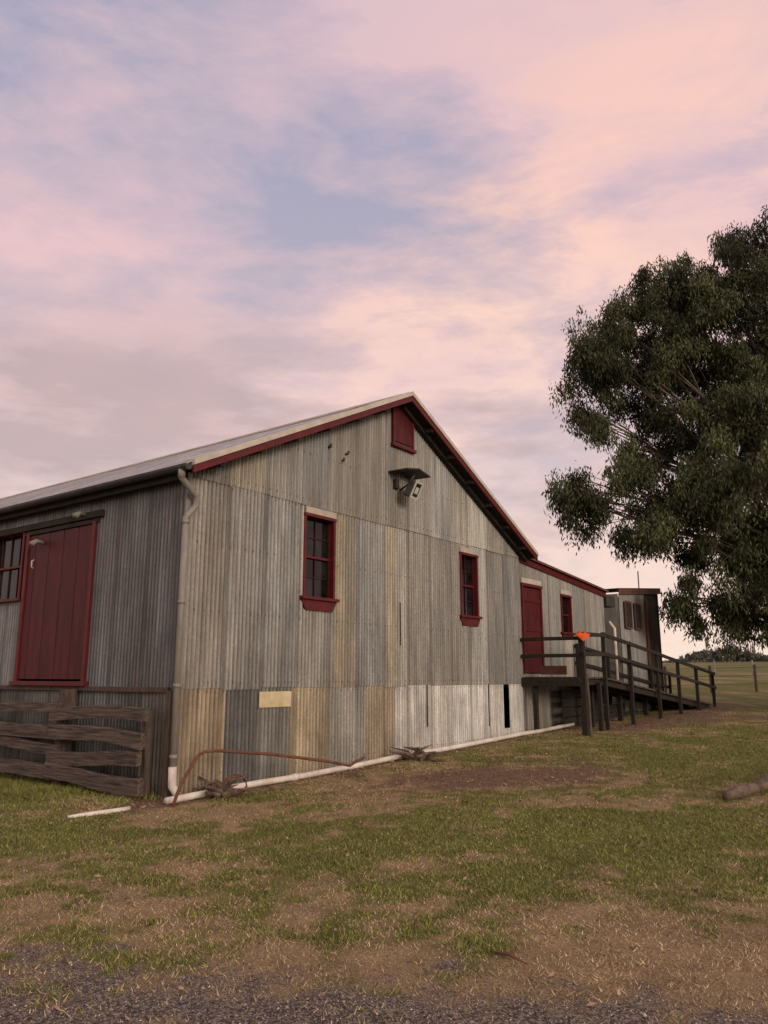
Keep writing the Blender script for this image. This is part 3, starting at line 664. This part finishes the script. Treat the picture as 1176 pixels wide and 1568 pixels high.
# ------------------------------------------------------------------ sky
w=bpy.data.worlds.new('World'); scene.world=w; w.use_nodes=True; nt=w.node_tree; nt.nodes.clear()
SUN_EL=math.radians(16); SUN_AZ=math.atan2(-.80,.60)
sky=N(nt,'ShaderNodeTexSky'); sky.sky_type='NISHITA'; sky.sun_disc=False; sky.sun_elevation=SUN_EL; sky.sun_rotation=math.pi/2-SUN_AZ
sky.air_density=1.2; sky.dust_density=2.0
tc=N(nt,'ShaderNodeTexCoord'); sp=N(nt,'ShaderNodeSeparateXYZ'); L(nt,tc.outputs['Generated'],sp.inputs[0])
def math_(op,a,b=None,c=None,clamp=False):
    m=N(nt,'ShaderNodeMath',operation=op,use_clamp=clamp)
    for i,v in enumerate((a,b,c)):
        if v is None: continue
        if isinstance(v,(int,float)): m.inputs[i].default_value=v
        else: L(nt,v,m.inputs[i])
    return m.outputs[0]
zc=math_('MAXIMUM',sp.outputs[2],0.0); den=math_('ADD',zc,.50)
cx=math_('DIVIDE',sp.outputs[0],den); cy=math_('DIVIDE',sp.outputs[1],den)
cb=N(nt,'ShaderNodeCombineXYZ'); L(nt,cx,cb.inputs[0]); L(nt,cy,cb.inputs[1]); L(nt,math_('MULTIPLY',zc,1.6),cb.inputs[2])
def wnoise(scale,sc3,rot,detail=6,rough=.55,dist=.0,loc=(0,0,0)):
    mp=N(nt,'ShaderNodeMapping'); mp.inputs['Scale'].default_value=sc3; mp.inputs['Rotation'].default_value=rot; mp.inputs['Location'].default_value=loc
    L(nt,cb.outputs[0],mp.inputs[0]); n=N(nt,'ShaderNodeTexNoise'); n.inputs['Scale'].default_value=scale; n.inputs['Detail'].default_value=detail
    n.inputs['Roughness'].default_value=rough; n.inputs['Distortion'].default_value=dist; L(nt,mp.outputs[0],n.inputs['Vector']); return n.outputs[0]
n_big=wnoise(2.4,(1,1,1.2),(0,.5,.3),3,.55,0,(1.3,.4,0)); n_fine=wnoise(6.0,(.85,1,1.3),(0,.5,.4),8,.62,.25,(5,2,0)); n_gry=wnoise(4.6,(.8,1,2.4),(0,.1,.2),7,.6,0,(8,3,0))
def vblob(cx_,cy_,cz_,r_,amp):
    vm=N(nt,'ShaderNodeVectorMath',operation='DISTANCE'); L(nt,tc.outputs['Generated'],vm.inputs[0]); vm.inputs[1].default_value=(cx_,cy_,cz_)
    return math_('MULTIPLY',math_('MAXIMUM',math_('SUBTRACT',1.0,math_('DIVIDE',vm.outputs['Value'],r_)),0.0),amp)
cov=math_('ADD',math_('MULTIPLY',n_big,.42),math_('MULTIPLY',n_fine,.58))
for q in ((-.10,.83,.55,.26,-.18),(.14,.85,.51,.22,-.14),(-.36,.68,.64,.22,-.15),(.32,.76,.57,.26,.18),(.02,.72,.69,.22,.12),(.13,.76,.63,.18,.12),(-.2,.75,.62,.13,.05),(.06,.914,.40,.22,.10),(-.25,.88,.42,.22,.10),(-.40,.78,.48,.2,.08),(.42,.87,.30,.25,-.06)):
    cov=math_('ADD',cov,vblob(*q))
warm=ramp(nt,n_fine,[(.38,0),(.62,1)]).outputs[0]
elev_pink=ramp(nt,zc,[(0,(1.05,.82,.66)),(.12,(.98,.74,.65)),(.30,(.86,.61,.60)),(.5,(.79,.55,.58)),(.85,(.70,.52,.58))])
elev_hot=ramp(nt,zc,[(0,(1.05,.86,.68)),(.3,(1.0,.74,.62)),(.55,(.96,.62,.54)),(.85,(.82,.55,.55))])
elev_gap=ramp(nt,zc,[(0,(1.0,.82,.70)),(.15,(.80,.64,.62)),(.32,(.58,.49,.56)),(.6,(.43,.415,.55)),(1,(.35,.36,.51))])
nis=mix(nt,1.0,sky.outputs[0],(.11,.11,.11),'MULTIPLY')
gap=mix(nt,.12,elev_gap.outputs[0],nis)
hotf=math_('ADD',vblob(.32,.76,.57,.34,1.5),vblob(.06,.914,.40,.30,1.0))
hotf=math_('MULTIPLY',math_('MINIMUM',hotf,1.0),warm)
pinkc=mix(nt,hotf,elev_pink.outputs[0],elev_hot.outputs[0])
f1=ramp(nt,cov,[(.37,0),(.47,.45),(.60,1)])
skyc=mix(nt,f1.outputs[0],gap,pinkc)
gb=math_('ADD',vblob(-.23,.91,.345,.24,.38),vblob(-.45,.84,.32,.25,.28)); gb=math_('ADD',gb,vblob(.16,.95,.265,.14,.24))
gm=ramp(nt,math_('ADD',n_gry,gb),[(.58,0),(.84,.72)]).outputs[0]
gm=math_('MULTIPLY',gm,ramp(nt,zc,[(.02,.2),(.1,1),(.36,1),(.45,0)]).outputs[0])
skyc=mix(nt,gm,skyc,(.50,.39,.40))
vm=N(nt,'ShaderNodeVectorMath',operation='DOT_PRODUCT'); L(nt,tc.outputs['Generated'],vm.inputs[0])
vm.inputs[1].default_value=(math.cos(SUN_EL)*math.cos(SUN_AZ),math.cos(SUN_EL)*math.sin(SUN_AZ),math.sin(SUN_EL))
gl=math_('POWER',math_('MAXIMUM',vm.outputs['Value'],0.0),2.5)
skyc=mix(nt,gl,skyc,(1.35,1.10,.86))
bg=N(nt,'ShaderNodeBackground'); L(nt,skyc,bg.inputs[0]); bg.inputs[1].default_value=1.0
out=N(nt,'ShaderNodeOutputWorld'); L(nt,bg.outputs[0],out.inputs[0])
try: w.cycles.sampling_method='NONE'
except Exception: pass
sd_=bpy.data.lights.new('sun','SUN'); sd_.energy=1.25; sd_.angle=math.radians(18); sd_.color=(1,.86,.71)
so=bpy.data.objects.new('sun',sd_); COL.objects.link(so); so.location=(20,-25,20)
dvec=Vector((math.cos(SUN_EL)*math.cos(SUN_AZ),math.cos(SUN_EL)*math.sin(SUN_AZ),math.sin(SUN_EL)))
so.rotation_euler=dvec.to_track_quat('Z','Y').to_euler()
# ------------------------------------------------------------------ camera
cam=bpy.data.cameras.new('camera'); cam.sensor_fit='VERTICAL'; cam.sensor_height=36; cam.lens=1200/1568*36; cam.clip_end=8000; cam.clip_start=.05
co=bpy.data.objects.new('camera',cam); COL.objects.link(co); co.location=(0,0,1.55); co.rotation_euler=(math.radians(90)+math.atan(251/1200),0,0)
scene.camera=co
